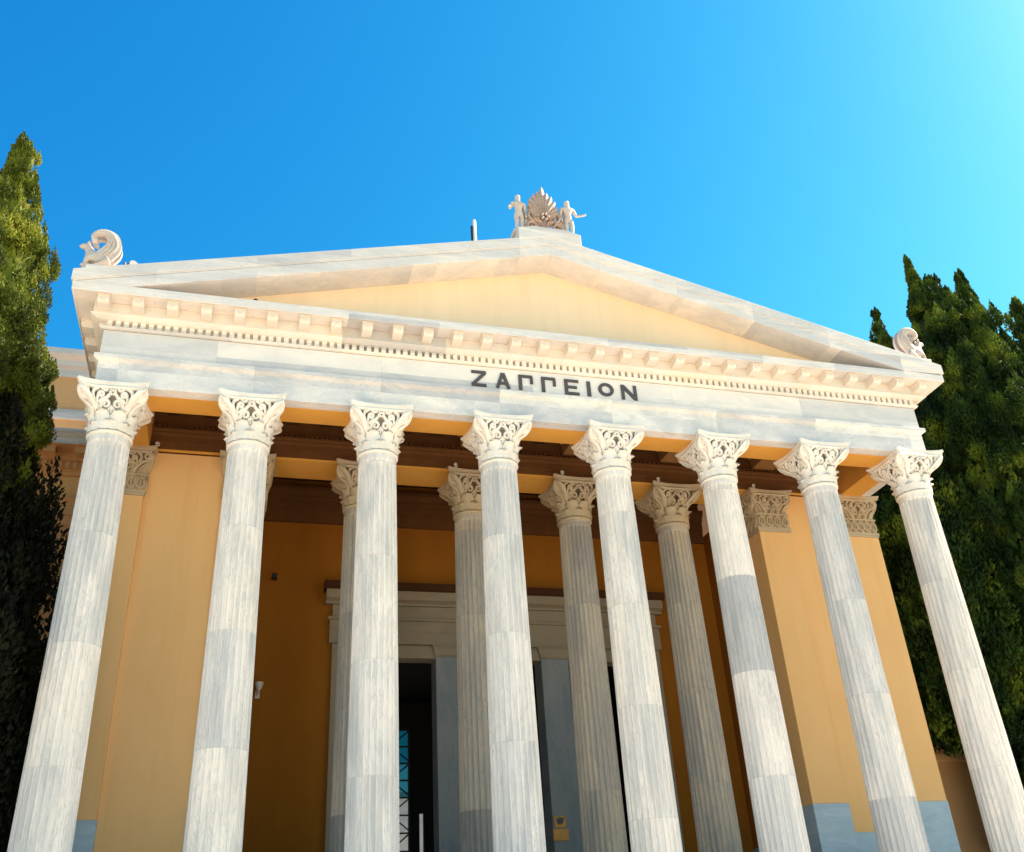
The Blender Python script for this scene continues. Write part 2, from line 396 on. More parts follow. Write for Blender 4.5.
def capital_mesh():
    mb = MB()
    mb.lathe([(.44,-.03),(.475,-.02),(.492,.005),(.49,.03),(.465,.05),(.452,.055),(.452,.07)], 40)
    mb.lathe([(.45,.065),(.452,.30),(.455,.44),(.40,.47),(.28,.50),(.28,.85),(.40,1.02),(.46,1.075)], 40)
    for k in range(8):
        leaf(mb, k*math.pi/4, .055, .30, .452, .06, .34)
        leaf(mb, (k+.5)*math.pi/4, .07, .56, .455, .125, .36)
    for q in range(4):
        ca, sa = math.cos(q*math.pi/2), math.sin(q*math.pi/2)
        def fn(s, z, d, ca=ca, sa=sa):
            w = half_w(z); u = min(1.1, abs(s)/w)
            mid = .47 + .19*min(1, max(0, (z-.46)/.6))
            dd = mid + (w-mid)*u**3.6 + d if w > mid else mid - (mid-w)*u**2 + d
            x, y = s, -dd
            return (x*ca - y*sa, x*sa + y*ca, z)
        face_scrolls(mb, fn)
    abacus(mb, .77, .64, 1.05, 1.174)
    return mb
def base_mesh():
    mb = MB()
    prof = [(.74,FL+.16)] + [(.66+.08*math.cos(t), FL+.25+.09*math.sin(t)) for t in [R(a) for a in range(-80, 81, 20)]]
    prof += [(.63,FL+.36),(.60,FL+.40),(.60,FL+.44),(.63,FL+.47)] + [(.585+.05*math.cos(t), FL+.525+.05*math.sin(t)) for t in [R(a) for a in range(-80, 81, 20)]] + [(.565,FL+.59),(.555,FL+.625)]
    mb.lathe(prof, 48); mb.box(-.76,.76,-.76,.76,FL,FL+.165)
    return mb
def make_column(x, y, ms, mc):
    col = shaft_mesh().build('column', ms, B, loc=(x, y, Z0))
    capital_mesh().build('capital', mc, col, loc=(0,0,0)); base_mesh().build('column_base', mc, col, loc=(0,0,0))
    return col
SP, Y2 = 3.0, 3.07
first = make_column(-3.5*SP, 0, M['shaft'], M['cap'])
for i in range(1, 8):
    c = copy_tree(first); c.location = ((i-3.5)*SP, 0, Z0)
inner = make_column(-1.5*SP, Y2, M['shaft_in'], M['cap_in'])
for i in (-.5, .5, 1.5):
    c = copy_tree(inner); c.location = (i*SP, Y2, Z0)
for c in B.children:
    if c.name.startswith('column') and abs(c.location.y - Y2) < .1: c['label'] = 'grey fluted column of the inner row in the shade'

# ---- entablature
zA, zT0, zT1, zD0, zD1, zC = 1.178, 1.80, 1.966, 2.517, 2.945, 3.455
OC = .708
a = MB(); a.sweep([(0,zA),(0,zT0),(.03,zT0+.015),(.075,zT0+.05),(.10,zT0+.06),(.10,zT1),(-1.0,zT1),(-1.0,zA)], XH, YF, YB)
bevel(a.build('architrave', M['arch'], B), .008)
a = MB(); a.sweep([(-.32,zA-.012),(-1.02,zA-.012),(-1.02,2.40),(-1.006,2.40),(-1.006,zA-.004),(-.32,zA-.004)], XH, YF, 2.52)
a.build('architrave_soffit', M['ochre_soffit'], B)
a = MB(); a.sweep([(0,zT1+.002),(0,zD0+.14),(-.4,zD0+.14),(-.4,zT1+.002)], XH, YF, YB)
frieze = a.build('frieze', M['frieze'], B)

# lettering on the frieze, one mesh per letter
def bars(name, x0, x1, z0, z1, segs, w=.075):
    mb = MB(); W, H = x1-x0, z1-z0
    for sg in segs:
        if sg == 'ring':
            n = 28; ro = H/2; cx, cz = (x0+x1)/2, (z0+z1)/2; vs = []; fs = []; k_ = (W/2)/ro
            for r_ in (ro, ro-.085):
                for yy in (YF-.035, YF-.002):
                    vs += [(cx + r_*k_*math.cos(2*math.pi*i/n), yy, cz + r_*math.sin(2*math.pi*i/n)) for i in range(n)]
            for i in range(n):
                j = (i+1) % n; fs += [(i, j, 2*n+j, 2*n+i), (j, i, n+i, n+j), (2*n+i, 2*n+j, 3*n+j, 3*n+i)]
            mb.add(vs, fs); continue
        (ax, az, bx, bz), ww = sg[:4], (sg[4] if len(sg) > 4 else w)
        A = Vector((x0+ax*W, z0+az*H)); Bq = Vector((x0+bx*W, z0+bz*H)); d = (Bq-A).normalized(); nn = Vector((-d.y, d.x))*ww/2
        mb.prism([(A-nn)[:], (Bq-nn)[:], (Bq+nn)[:], (A+nn)[:]], YF-.035-.002*len(mb.f)/6*.6, YF-.002)
    return fix_normals(mb.build(name, M['bronze'], frieze))
e = .07
PI_ = [(.12,0,.12,1,.09), (.0,.93,1,.93), (.93,.45,.93,.93,.075)]
LET = [(-2.21,-1.83,[(.0,.93,1,.93),(.93,.9,.07,.1,.085),(0,.07,1,.07)]),
       (-1.58,-1.20,[(.10,0,.48,1,.085),(.90,0,.52,1,.085),(.22,.33,.78,.33)]),
       (-.97,-.60,PI_), (-.36,.02,PI_),
       (.27,.66,[(.11,0,.11,1,.09),(0,.93,1,.93),(.1,.5,.85,.5),(0,.07,1,.07)]),
       (.885,.985,[(.5,0,.5,1,.10)]),
       (1.20,1.63,['ring']),
       (1.84,2.28,[(.10,0,.10,1,.085),(.90,0,.90,1,.085),(.12,.93,.88,.07,.095)])]
for x0, x1, segs in LET:
    z0, z1 = (2.10, 2.50) if segs[0] == 'ring' else (2.055, 2.50)
    bars('letter', x0, x1, z0, z1, segs)

# cornice: bed mould, dentil band, corona
zS = 3.265                                   # corona soffit
a = MB()
zDf = zD0+.14                                # frieze top, hidden behind the foot of the mould
a.sweep([(.004,zDf+.004),(.07,zDf+.004),(.085,zDf+.02),(.11,zDf+.058),(-.06,zDf+.061),(-.06,zDf+.203),(.15,zDf+.206),(.19,zDf+.214),(.27,zD1-.045),(.30,zD1-.03),(.30,zD1),(.25,zD1+.02),(.25,zS-.012),(.004,zS-.012)], XH, YF, YB)
def teeth(mb, z0, z1, o0, o1, pitch, wid):
    n = int((2*(XH+max(o0, .02)))/pitch); x = -(n-1)*pitch/2
    for i in range(n):
        mb.box(x-wid/2, x+wid/2, YF-o1, YF-o0+.01, z0, z1); x += pitch
    y = YF-max(o0, .02)+pitch*.6
    while y < YB-.2:
        for s in (-1, 1):
            xs = sorted((s*(XH+o0-.01), s*(XH+o1))); mb.box(xs[0], xs[1], y-wid/2, y+wid/2, z0, z1)
        y += pitch
teeth(a, zDf+.059, zDf+.2045, -.065, .125, .182, .112)
bed = bevel(a.build('cornice', M['cornice'], B), .006, 1)
a = MB(); a.sweep([(-.2,zS-.010),(OC-.03,zS-.010),(OC-.03,zS-.04),(OC,zS-.04),(OC,zC),(-.2,zC)], XH, YF, YB)
bevel(a.build('corona', M['corona'], bed), .01)
# modillions under the corona, one mesh each
def modillion_mesh():
    mb = MB()       # local: origin at the wall, projecting to -y, hung from z = 0
    prof = [(0,0),(.345,0),(.36,-.02),(.36,-.13),(.34,-.19),(.29,-.22),(.2,-.225),(0,-.23)]
    n = len(prof); w = .122
    vs = [(-w,-o,z) for o, z in prof] + [(w,-o,z) for o, z in prof]
    mb.add(vs, [tuple(range(n)), tuple(range(2*n-1, n-1, -1))] + [(i, i+n, (i+1) % n + n, (i+1) % n) for i in range(n)])
    mb.box(-w-.02, w+.02, -.378, -.002, -.036, -.001)          # cap fillet
    mb.box(-w*.85, w*.85, -.372, -.31, -.085, -.05); mb.box(-.03, .03, -.37, -.28, -.17, -.10)
    for sx in (-1, 1): mb.box(sx*.085-.035, sx*.085+.035, -.372, -.29, -.14, -.10)
    return mb
mod = None
def put_mod(x, y, rz):
    global mod
    if mod is None: mod = fix_normals(modillion_mesh().build('modillion', M['cornice'], bed, loc=(0,0,0))); o = mod
    else: o = mod.copy(); C.objects.link(o)
    o.location = (x, y, Z0+zS-.014); o.rotation_euler = (0, 0, rz)
for i in range(-15, 15): put_mod((i+.5)*.757, YF-.251, 0)
for k in range(8):
    for s in (-1, 1): put_mod(s*(XH+.251), .2+k*.757, s*math.pi/2)

# pediment
SL = .249
a = MB(); a.prism([(-10.6,zC+.002),(10.6,zC+.002),(0,zC+.002+10.6*.2576)], -.36, .2)
fix_normals(a.build('tympanum', M['tymp'], B))
XE = XH+OC+.02
zl = lambda x: 6.045 - SL*abs(x)            # lower edge of the raking corona
zt = lambda x: 6.70 - .2505*abs(x)          # its top edge
xk = (6.045-zC-.002)/SL
def rake(mb, f0, f1, y0, y1, xe, zmin=zC+.002):
    """slab between two gable lines f0(x) < f1(x), clipped where it meets the level cornice"""
    for s in (-1, 1):
        pts = [(0, f0(0))]
        xs = next((x/200 for x in range(0, int(xe*200)) if f0(x/200) < zmin), xe)
        pts.append((xs, max(zmin, f0(xs))))
        if xs < xe: pts.append((xe, zmin))
        pts += [(xe, f1(xe)), (0, f1(0))]
        mb.prism([(s*x, z) for x, z in pts], y0, y1)
a = MB()
rake(a, zl, lambda x: zl(x)+.30, YF-OC-.005, -.36, XE-.03)
rake(a, lambda x: zl(x)+.302, lambda x: zl(x)+.345, YF-OC-.012, -.36, XE-.02, zC+.004)
rake(a, lambda x: zl(x)+.347, zt, YF-OC-.03, 1.0, XE+.02, zC+.004)
rk = bevel(fix_normals(a.build('raking_cornice', M['corona'], B)), .008)
a = MB()                                     # bed mould between raking soffit and tympanum
rake(a, lambda x: zl(x)+.045, lambda x: zl(x)+.2, -.56, -.36, 10.3)
rake(a, lambda x: zl(x)+.10, lambda x: zl(x)+.28, -.42, -.355, 10.3)
fix_normals(a.build('raking_bed_mould', M['cornice'], rk))
a = MB(); a.prism([(-.90,6.44),(-.90,6.84),(-.45,6.95),(.45,6.95),(.90,6.84),(.90,6.44),(0,6.66)], YF-OC-.045, -.1)
bevel(fix_normals(a.build('pediment_plinth', M['corona'], B)), .01)
for s in (-1, 1):
    a = MB(); a.box(min(s*10.98, s*11.46), max(s*10.98, s*11.46), -1.14, -.35, 3.70, 3.985)
    bevel(a.build('corner_plinth', M['corona'], B), .01)
# roof behind the pediment
a = MB(); a.prism([(-XE,3.6),(-XE,3.66),(0,6.58),(XE,3.66),(XE,3.6),(0,6.45)], .9, 14.2)
fix_normals(a.build('roof', M['roof'], B))

# ---- portico inside: beams, ceilings, walls
a = MB()
prof = [(-1.05,zA+.002),(0,zA+.002),(0,zA+.06),(.03,zA+.065),(.03,1.42),(.055,1.43),(.055,1.60),(.085,1.62),(.12,1.66),(.12,1.70),(.17,1.74),(.17,1.79),(.05,1.80),(.05,2.42),(-1.05,2.42)]
a.run(prof, -9.93, 9.93, 2.62)
n = 150
for i in range(n):
    x = -9.9 + 19.8*i/(n-1); a.box(x-.035, x+.035, 2.62-.165, 2.62-.06, 1.82, 1.87)
inner_beam = fix_normals(a.build('inner_beam', M['brown'], B))
a = MB(); a.box(-7.0, 7.0, 2.63, 3.66, zA-.008, zA+.001)
a.box(-9.93, 9.93, 2.60, 2.626, zA-.006, zA+.058)
a.build('beam_soffit', M['ochre_soffit'], inner_beam)
cb = []; a = MB(); a.box(-9.94, 9.94, .58, 2.60, 2.40, 2.5)
for i in range(8):
    x = (i-3.5)*SP
    if abs(x) < 10: cb.append(x)
    for j in range(2): a.box(x+.9+j*.9, x+1.2+j*.9, .575, 2.545, 2.2, 2.3995) if i < 7 else None
pc = a.build('portico_ceiling', M['coffer'], B); 
for x in cb:
    a = MB(); a.box(x-.36, x+.36, .572, 2.55, 1.90, 2.221); a.box(x-.42, x+.42, .574, 2.548, 2.223, 2.398); a.build('ceiling_beam', M['beam'], pc)
a = MB(); a.box(-7.04, 7.04, 3.672, 6.08, 2.30, 2.45)
for i in range(-4, 5): a.box(i*1.5-.13, i*1.5+.13, 3.675, 5.75, 2.12, 2.299)
a.build('vestibule_ceiling', M['coffer'], B)
# end walls of the portico: body, pilasters with capitals, marble dado
for s in (-1, 1):
    def bx(mb, x0, x1, *r): mb.box(min(s*x0, s*x1), max(s*x0, s*x1), *r)
    a = MB(); bx(a, 7.05, 10.94, 2.70, 6.298, -8.28, zA-.014)
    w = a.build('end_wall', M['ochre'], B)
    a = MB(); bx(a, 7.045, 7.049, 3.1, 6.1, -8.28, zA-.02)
    a.build('vestibule_shade_facing', M['ochre_deep'], w)  # thin facing on the wall's vestibule side, shade in its colour
    a = MB(); bx(a, 7.03, 10.96, 2.68, 6.302, FL+.002, -8.282)
    bevel(a.build('dado', M['dado'], w), .008)
def pilaster_capital(mb, x0, x1, yf, yb):
    """flat version of the column capital on a pier (front at yf, the inner and outer flanks too)"""
    cx, hw = (x0+x1)/2, (x1-x0)/2
    mb.box(x0-.02, x1+.02, yf-.02, yb, -.12, -.06); mb.box(x0-.035, x1+.035, yf-.035, yb, -.058, .02)
    mb.box(x0+.01, x1-.01, yf+.01, yb, .022, 1.06)
    def plate(fn, W):
        n = max(3, round(W*2/.24))
        for k in range(n):              # row of upright leaves
            c = -W + (k+.5)*2*W/n
            for t in (-1, 1): mb.ribbon([(c, .03), (c+t*.09, .16), (c+t*.075, .30), (c+t*.01, .36)], [.05,.06,.06,.035], .06, fn)
            mb.ribbon([(c, .02), (c, .36), (c, .40)], [.05,.05,.09], .07, fn)
        mb.ribbon([(-W, .44), (W, .44)], .05, .07, fn)
        face_scrolls(mb, lambda q, z, d: fn(q*(W+.10)/.70, z, d + .10*max(0, (z-.5)/.5)), ())
    plate(lambda q, z, d: (cx+q, yf-.05-d, z), hw)
    D = (yb-yf)/2
    for sx in (-1, 1):
        plate(lambda q, z, d, sx=sx: (cx+sx*(hw+.05+d), (yf+yb)/2 - sx*q*-1, z), min(D, .5))
    n = 14; vs = []
    for z, k in ((1.05,.0),(1.12,.01),(1.125,.03),(1.174,.03)):
        front = [(cx+u*(hw+.16+k), yf-(.10+k+.12*abs(u)**2)) for u in [i/(n-1)*2-1 for i in range(n)]]
        loop = [(x0-.16-k, yb)] + front + [(x1+.16+k, yb)]
        vs += [(x, y, z) for x, y in loop]
    m = n+2; fs = [tuple(range(m-1, -1, -1)), tuple(3*m+i for i in range(m))]
    for j in range(3): fs += [(j*m+i, j*m+(i+1) % m, (j+1)*m+(i+1) % m, (j+1)*m+i) for i in range(m)]
    mb.add(vs, fs)
for s in (-1, 1):
    for x0, x1 in ((7.0, 8.02), (9.92, 11.0)):
        X0, X1 = (x0, x1) if s > 0 else (-x1, -x0)
        a = MB(); a.box(X0, X1, 2.55, 3.55, -7.598, -.122)
        pl = bevel(a.build('pilaster', M['ochre'], B), .01)
        a = MB(); a.box(X0-.012, X1+.012, 2.535, 3.562, FL+.002, -7.6)
        bevel(a.build('pilaster_dado', M['dado'], pl), .008)
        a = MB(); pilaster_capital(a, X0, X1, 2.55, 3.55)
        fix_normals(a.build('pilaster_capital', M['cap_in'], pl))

# ---- vestibule back wall and the great doorway
YW = 6.1
a = MB()
a.box(-7.05, -4.45, YW, 6.5, FL, 2.45); a.box(4.45, 7.05, YW, 6.5, FL, 2.45); a.box(-4.45, 4.45, YW, 6.5, -2.9, 2.45)
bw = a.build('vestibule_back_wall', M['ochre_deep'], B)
a = MB(); a.run([(0,.92),(.09,.92),(.09,1.3),(.13,1.31),(.13,1.62),(.2,1.66),(.2,1.74),(.32,1.86),(.32,1.98),(0,2.10)], -7.03, 7.03, YW)
fix_normals(a.build('wall_cornice', M['brown'], bw))
a = MB()
a.box(-4.88, -4.30, 5.93, 6.6, FL, -2.70); a.box(4.30, 4.88, 5.93, 6.6, FL, -2.70)      # jambs
a.box(-4.97, 4.97, 5.90, 6.45, -2.69, -2.03); a.box(-4.93, 4.93, 5.885, 6.45, -2.34, -2.03)
a.box(-5.02, 5.02, 5.84, 6.45, -2.03, -1.95)
a.box(-4.90, 4.90, 5.92, 6.45, -1.95, -1.58)
a.box(-4.30, 4.30, 6.0, 6.5, -3.06, -2.695)
door = bevel(a.build('door_surround', M['doorstone'], B), .012)
a = MB(); a.run([(0,-1.578),(.24,-1.578),(.24,-1.52),(.34,-1.47),(.40,-1.46),(.40,-1.20),(0,-1.20)], -5.10, 5.10, YW)
bevel(fix_normals(a.build('door_cornice', M['doorstone'], door)), .008)
a = MB(); a.run([(0,-1.198),(.41,-1.198),(.47,-1.15),(.50,-1.05),(.50,-.98),(0,-.90)], -5.16, 5.16, YW)
fix_normals(a.build('cornice_cap', M['coffer'], door))
for s in (-1, 1):
    X0, X1 = (1.14, 1.97) if s > 0 else (-1.97, -1.14)
    a = MB(); a.box(X0, X1, 5.95, 6.65, FL, -3.02)
    pr = bevel(a.build('door_pier', M['pier'], B), .015)
    a = MB()
    vs = []
    for z, k in ((-3.018,.012),(-2.98,.012),(-2.975,.03),(-2.85,.05),(-2.76,.09),(-2.755,.11),(-2.70,.11)):
        vs += [(X0-k, 5.95-k, z), (X1+k, 5.95-k, z), (X1+k, 6.6, z), (X0-k, 6.6, z)]
    fs = [(3,2,1,0), tuple(24+i for i in range(4))]
    for j in range(6): fs += [(j*4+i, j*4+(i+1) % 4, (j+1)*4+(i+1) % 4, (j+1)*4+i) for i in range(4)]
    a.add(vs, fs); a.build('pier_capital', M['doorstone'], pr)
# dark hall behind the doorway; its far wall has a latticed window open to the courtyard
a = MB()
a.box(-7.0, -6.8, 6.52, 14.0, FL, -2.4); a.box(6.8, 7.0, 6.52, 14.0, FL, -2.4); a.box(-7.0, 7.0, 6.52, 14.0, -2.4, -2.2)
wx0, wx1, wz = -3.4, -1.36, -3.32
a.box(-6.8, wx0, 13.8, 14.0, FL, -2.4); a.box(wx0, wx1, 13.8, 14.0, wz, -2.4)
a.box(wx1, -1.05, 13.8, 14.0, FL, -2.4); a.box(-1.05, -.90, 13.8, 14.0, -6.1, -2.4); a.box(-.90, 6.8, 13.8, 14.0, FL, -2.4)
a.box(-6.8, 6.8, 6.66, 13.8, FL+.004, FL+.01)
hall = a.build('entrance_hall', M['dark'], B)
a = MB()
for i in range(12):
    z = wz - .56*i
    if z > FL: a.box(wx0, wx1, 13.86, 13.94, z-.05, z)
for x in (wx0, wx0+.68, wx0+1.36, wx1-.06): a.box(x, x+.06, 13.855, 13.945, FL, wz-.001)
for i in range(11):
    z = wz - .56*i
    for j in range(3):
        x = wx0+.68*j+.03
        a.tube([(x, 13.9, z-.02), (x+.66, 13.9, z-.54)] if (i+j) % 2 else [(x, 13.9, z-.54), (x+.66, 13.9, z-.02)], .025, 5)
win = a.build('lattice_window', M['iron'], B)
a = MB(); a.box(wx0, wx1, 13.895, 13.9, wz-.56*4, wz); a.build('tinted_pane', M['glass'], win)

# ---- side wings, set back
for s in (-1, 1):
    def bx(mb, x0, x1, *r): mb.box(min(s*x0, s*x1), max(s*x0, s*x1), *r)
    a = MB(); bx(a, 10.9, 40, 6.32, 14.0, -Z0+.003, 5.4)
    w = a.build('wing_wall', M['ochre_wing'], B)
    def band(prof, m, name):
        mb = MB(); x0, x1 = sorted((s*10.97, s*40)); mb.run(prof, x0, x1, 6.32)
        return fix_normals(mb.build(name, m, w))
    band([(0,.55),(.04,.55),(.04,.85),(.08,.86),(.08,1.25),(.12,1.28),(.16,1.36),(.16,1.44),(0,1.45)], M['ochre_wing'], 'wing_architrave')
    band([(0,1.452),(.03,1.452),(.03,2.05),(0,2.05)], M['ochre'], 'wing_frieze')
    mb = MB(); x0, x1 = sorted((s*10.97, s*40))
    mb.run([(0,2.052),(.12,2.06),(.16,2.14),(.22,2.16),(.22,2.42),(.32,2.46),(.32,2.66),(.82,2.68),(.82,2.70),(0,2.70)], x0, x1, 6.32)
    for i in range(90):
        x = s*(11.05+.2*i); mb.box(x-.06, x+.06, 6.32-.30, 6.32-.20, 2.19, 2.40)
    for i in range(22):
        x = s*(11.3+.8*i); mb.box(x-.14, x+.14, 6.32-.72, 6.32-.30, 2.50, 2.675)
    fix_normals(mb.build('wing_dentil_cornice', M['ochre_wing'], w))
    band([(0,2.702),(.84,2.702),(.84,2.88),(.88,2.90),(.95,3.0),(.98,3.02),(.98,3.10),(0,3.2)], M['corona'], 'wing_corona')
    band([(0,3.9),(.06,3.9),(.06,4.22),(0,4.24)], M['corona'], 'wing_string_course')
    band([(0,5.34),(.05,5.34),(.05,5.62),(.16,5.66),(.16,5.86),(.3,5.94),(.34,5.98),(.34,6.16),(0,6.2)], M['corona'], 'wing_parapet')
    band([(0,-5.95),(.07,-5.95),(.09,-5.90),(.09,-5.72),(0,-5.70)], M['ochre'], 'wing_sill_band')

# courtyard wall behind, seen through the hall window
a = MB(); a.box(-9, 9, 24, 24.4, -Z0+.003, -4.0); a.box(-9.1, 9.1, 23.9, 24.5, -3.999, -3.85)
cw = a.build('courtyard_wall', M['dado']); tag(cw, 'pale courtyard wall seen small through the lattice window in the dark doorway', 'wall')

# ------------------------------------------------------------------ sculpture
def skin_figure(name, J, E_, rad, m, parent, sub=2, root=0):
    """one continuous body grown from joints J, edges E_ and radii"""
    me = bpy.data.meshes.new(name); me.from_pydata(J, E_, []); o = bpy.data.objects.new(name, me); C.objects.link(o)
    me.materials.append(m)
    sk = o.modifiers.new('skin', 'SKIN'); sk.use_smooth_shade = True
    lay = me.skin_vertices[0].data if me.skin_vertices else None
    if lay is None:
        bpy.context.view_layer.update(); lay = me.skin_vertices[0].data
    for i, r_ in enumerate(rad):
        lay[i].radius = (r_, r_) if isinstance(r_, (int, float)) else r_
        lay[i].use_root = (i == root)
    ss = o.modifiers.new('sub', 'SUBSURF'); ss.levels = sub; ss.render_levels = sub
    if parent is not None: o.parent = parent
    return o
def statue(loc, s, label, reach):
    """nude standing figure, about 1.4 m, one arm along the palmette; s mirrors it"""
    t = empty('statue', loc); tag(t, label, 'statue')
    J = [(0,0,.74),(0,-.01,.86),(0,-.02,1.0),(0,-.01,1.13),(0,-.02,1.20),(0,-.03,1.28),(0,-.03,1.37),      # pelvis..head
         (s*.075,0,.70),(s*.085,-.05,.40),(s*.085,0,.07),(s*.09,-.09,.035),                                   # outer leg
         (-s*.07,0,.70),(-s*.07,-.01,.40),(-s*.065,.02,.07),(-s*.065,-.07,.035),                              # inner leg
         (s*.17,-.01,1.11),(s*.25,-.02,.90),(s*(.25+reach*.6),-.15,.84),(s*(.25+reach),-.20,.85),                                # outer arm held out
         (-s*.17,-.01,1.11),(-s*.21,.03,.88),(-s*.20,-.04,.68),(-s*.20,-.06,.60)]
    Ed = [(0,1),(1,2),(2,3),(3,4),(4,5),(5,6),(0,7),(7,8),(8,9),(9,10),(0,11),(11,12),(12,13),(13,14),(3,15),(15,16),(16,17),(17,18),(3,19),(19,20),(20,21),(21,22)]
    rad = [(.12,.09),(.10,.075),(.125,.09),(.14,.085),.05,.075,.07,.085,.058,.038,.03,.085,.06,.038,.03,.06,.042,.032,.035,.06,.042,.032,.035]
    body = skin_figure('body', J, Ed, rad, M['sculpt'], t)
    mb = MB(); mb.ball((0,-.005,1.37), .078, .085, .065); mb.ball((0,.05,1.33), .06, .045, .06); mb.build('hair', M['sculpt'], t, loc=(0,0,0))
    mb = MB()   # cloak falling behind from the shoulder
    pts = [(-s*.20,.06,1.12),(-s*.24,.09,.8),(-s*.22,.10,.4),(-s*.2,.1,.02)]
    mb.tube(pts, [.05,.08,.095,.10], 9); mb.tube([(-s*.10,.07,1.10),(-s*.13,.1,.7),(-s*.12,.1,.03)], [.05,.075,.09], 9)
    mb.build('cloak', M['sculpt'], t, loc=(0,0,0))
    mb = MB(); mb.box(-.24,.24,-.2,.2,-.12,.02); bevel(mb.build('statue_base', M['sculpt'], t, loc=(0,0,0)), .015)
    return t
statue((-.73, -.80, Z0+6.93), -1, 'pale marble statue of a standing figure to the left of the roof palmette', .09)
statue((.74, -.80, Z0+6.97), 1, 'pale marble statue with arm held out to the right of the roof palmette', .24)

# palmette acroterion
t = empty('palmette_acroterion', (0, -.8, Z0+6.98)); t.scale = (.90, 1, 1); tag(t, 'reddish carved fan palmette with scrolls standing at the tip of the pediment', 'roof ornament')
mb = MB()
for k in range(-6, 7):
    a_ = k*R(14.5); ln = 1.0 + (.16 if k == 0 else 0) - .012*k*k
    cx, cz = 0, .62
    pts = [(cx + math.sin(a_)*ln*q*(.60+.10*q*abs(math.sin(a_))) , cz + math.cos(a_*.93)*ln*q) for q in (.12,.35,.6,.8,.93,1.02)]
    for j, (x, z) in enumerate(pts[:-1]):
        pass
    mb.curve(pts, [.06,.10,.15,.17,.12,.03], .16, lambda x, z, d: (x, -.06-d, z))
lobe = fix_normals(mb.build('fan', M['palmette'], t, loc=(0,0,0)))
mb = MB()
for s in (-1, 1):
    f = lambda a, z, d, s=s: (a*s, -.10-d, z)
    mb.ribbon([(.10,.02),(.22,.10),(.42,.12)] + spiral(.40,.30,.18,-1.4,1.3), [.12]*3+[.11-.05*k/26 for k in range(27)], .22, f)
    mb.ribbon([(.05,.3),(.10,.45),(.20,.50)] + spiral(.22,.62,.13,-1.5,1.3), [.09]*3+[.085-.03*k/26 for k in range(27)], .20, f)
    mb.ribbon([(.34,.46),(.46,.55),(.52,.68),(.46,.80)], [.06,.09,.09,.03], .16, f)
    mb.ribbon([(.5,.02),(.58,.14),(.56,.30)], [.1,.1,.04], .2, f)
mb.ribbon([(0,.0),(0,.3),(0,.66)], [.2,.13,.12], .2, lambda x, z, d: (x, -.08-d, z))
for k in range(5): mb.ball((0.0+.1*math.cos(k*1.257), -.13, .62+.1*math.sin(k*1.257)), .055, seg=7, rings=5)
mb.box(-.50,.50,-.12,.12,-.02,.10)
fix_normals(mb.build('scrollwork', M['palmette'], t, loc=(0,0,0)))

# winged griffins on the two roof corners
def griffin(x, s, label):
    """s = -1: beast faces left, wing curling forward over its head"""
    t = empty('griffin_statue', (x, -.80, Z0+4.07)); t.scale = (1.0, 1.0, 1.0); tag(t, label, 'statue')
    J = [(-s*.26,0,.20),(-s*.10,0,.30),(s*.10,0,.36),(s*.20,0,.50),(s*.25,0,.64),(s*.36,0,.68),(s*.46,0,.645),    # rump, back, chest, neck, head, beak
         (s*.22,-.10,.24),(s*.25,-.11,.04),(s*.34,-.11,.03),(s*.16,.10,.24),(s*.17,.11,.04),(s*.26,.11,.03),
         (-s*.22,-.15,.16),(-s*.06,-.17,.05),(s*.05,-.17,.03),(-s*.22,.15,.16),(-s*.06,.17,.05),(s*.05,.17,.03)]
    Ed = [(0,1),(1,2),(2,3),(3,4),(4,5),(5,6),(2,7),(7,8),(8,9),(2,10),(10,11),(11,12),(0,13),(13,14),(14,15),(0,16),(16,17),(17,18)]
    rad = [.17,.16,.17,.115,.10,.085,.03,.07,.05,.04,.07,.05,.04,.12,.06,.045,.12,.06,.045]
    skin_figure('body', J, Ed, rad, M['sculpt'], t, root=0)
    mb = MB()
    for sy in (-1, 1): mb.tube([(s*.27, sy*.05, .70), (s*.235, sy*.06, .78), (s*.25, sy*.06, .82)], [.035,.03,.008], 7)
    mb.build('ears', M['sculpt'], t, loc=(0,0,0))
    for sy in (-1, 1):
        mb = MB(); pts = [(-s*.06,.18),(-s*.16,.36),(-s*.29,.56),(-s*.32,.74),(-s*.26,.93),(-s*.10,1.04),(s*.07,1.02),(s*.155,.92),(s*.13,.81),(s*.05,.785)]
        w = [.34,.42,.40,.33,.26,.19,.14,.12,.10,.07]
        mb.curve(pts, w, .10, lambda a, z, d, sy=sy: (a, sy*.14 + sy*d*1.0 + sy*.02, z))
        for q in (-.3, 0, .3):     # feather ridges
            rp = [(px + q*w[i]*.75*(-s if 1 else 1)*(1 if i < 4 else .2), pz + (q*w[i]*.75 if i >= 4 else 0)) for i, (px, pz) in enumerate(pts[1:8], 1)]
            mb.curve(rp, .05, .03, lambda a, z, d, sy=sy: (a, sy*.185 + sy*d, z))
        fix_normals(mb.build('wing', M['sculpt'], t, loc=(0,0,0)))
    mb = MB(); mb.box(-.27,.27,-.22,.22,-.14,.0); bevel(mb.build('statue_base', M['sculpt'], t, loc=(0,0,0)), .015)
    return t
griffin(-11.30, -1, 'winged griffin statue on the corner of the roof beside the bushy olive cypress')
griffin(11.22, 1, 'winged griffin statue on the roof corner against the big dark green cypress')

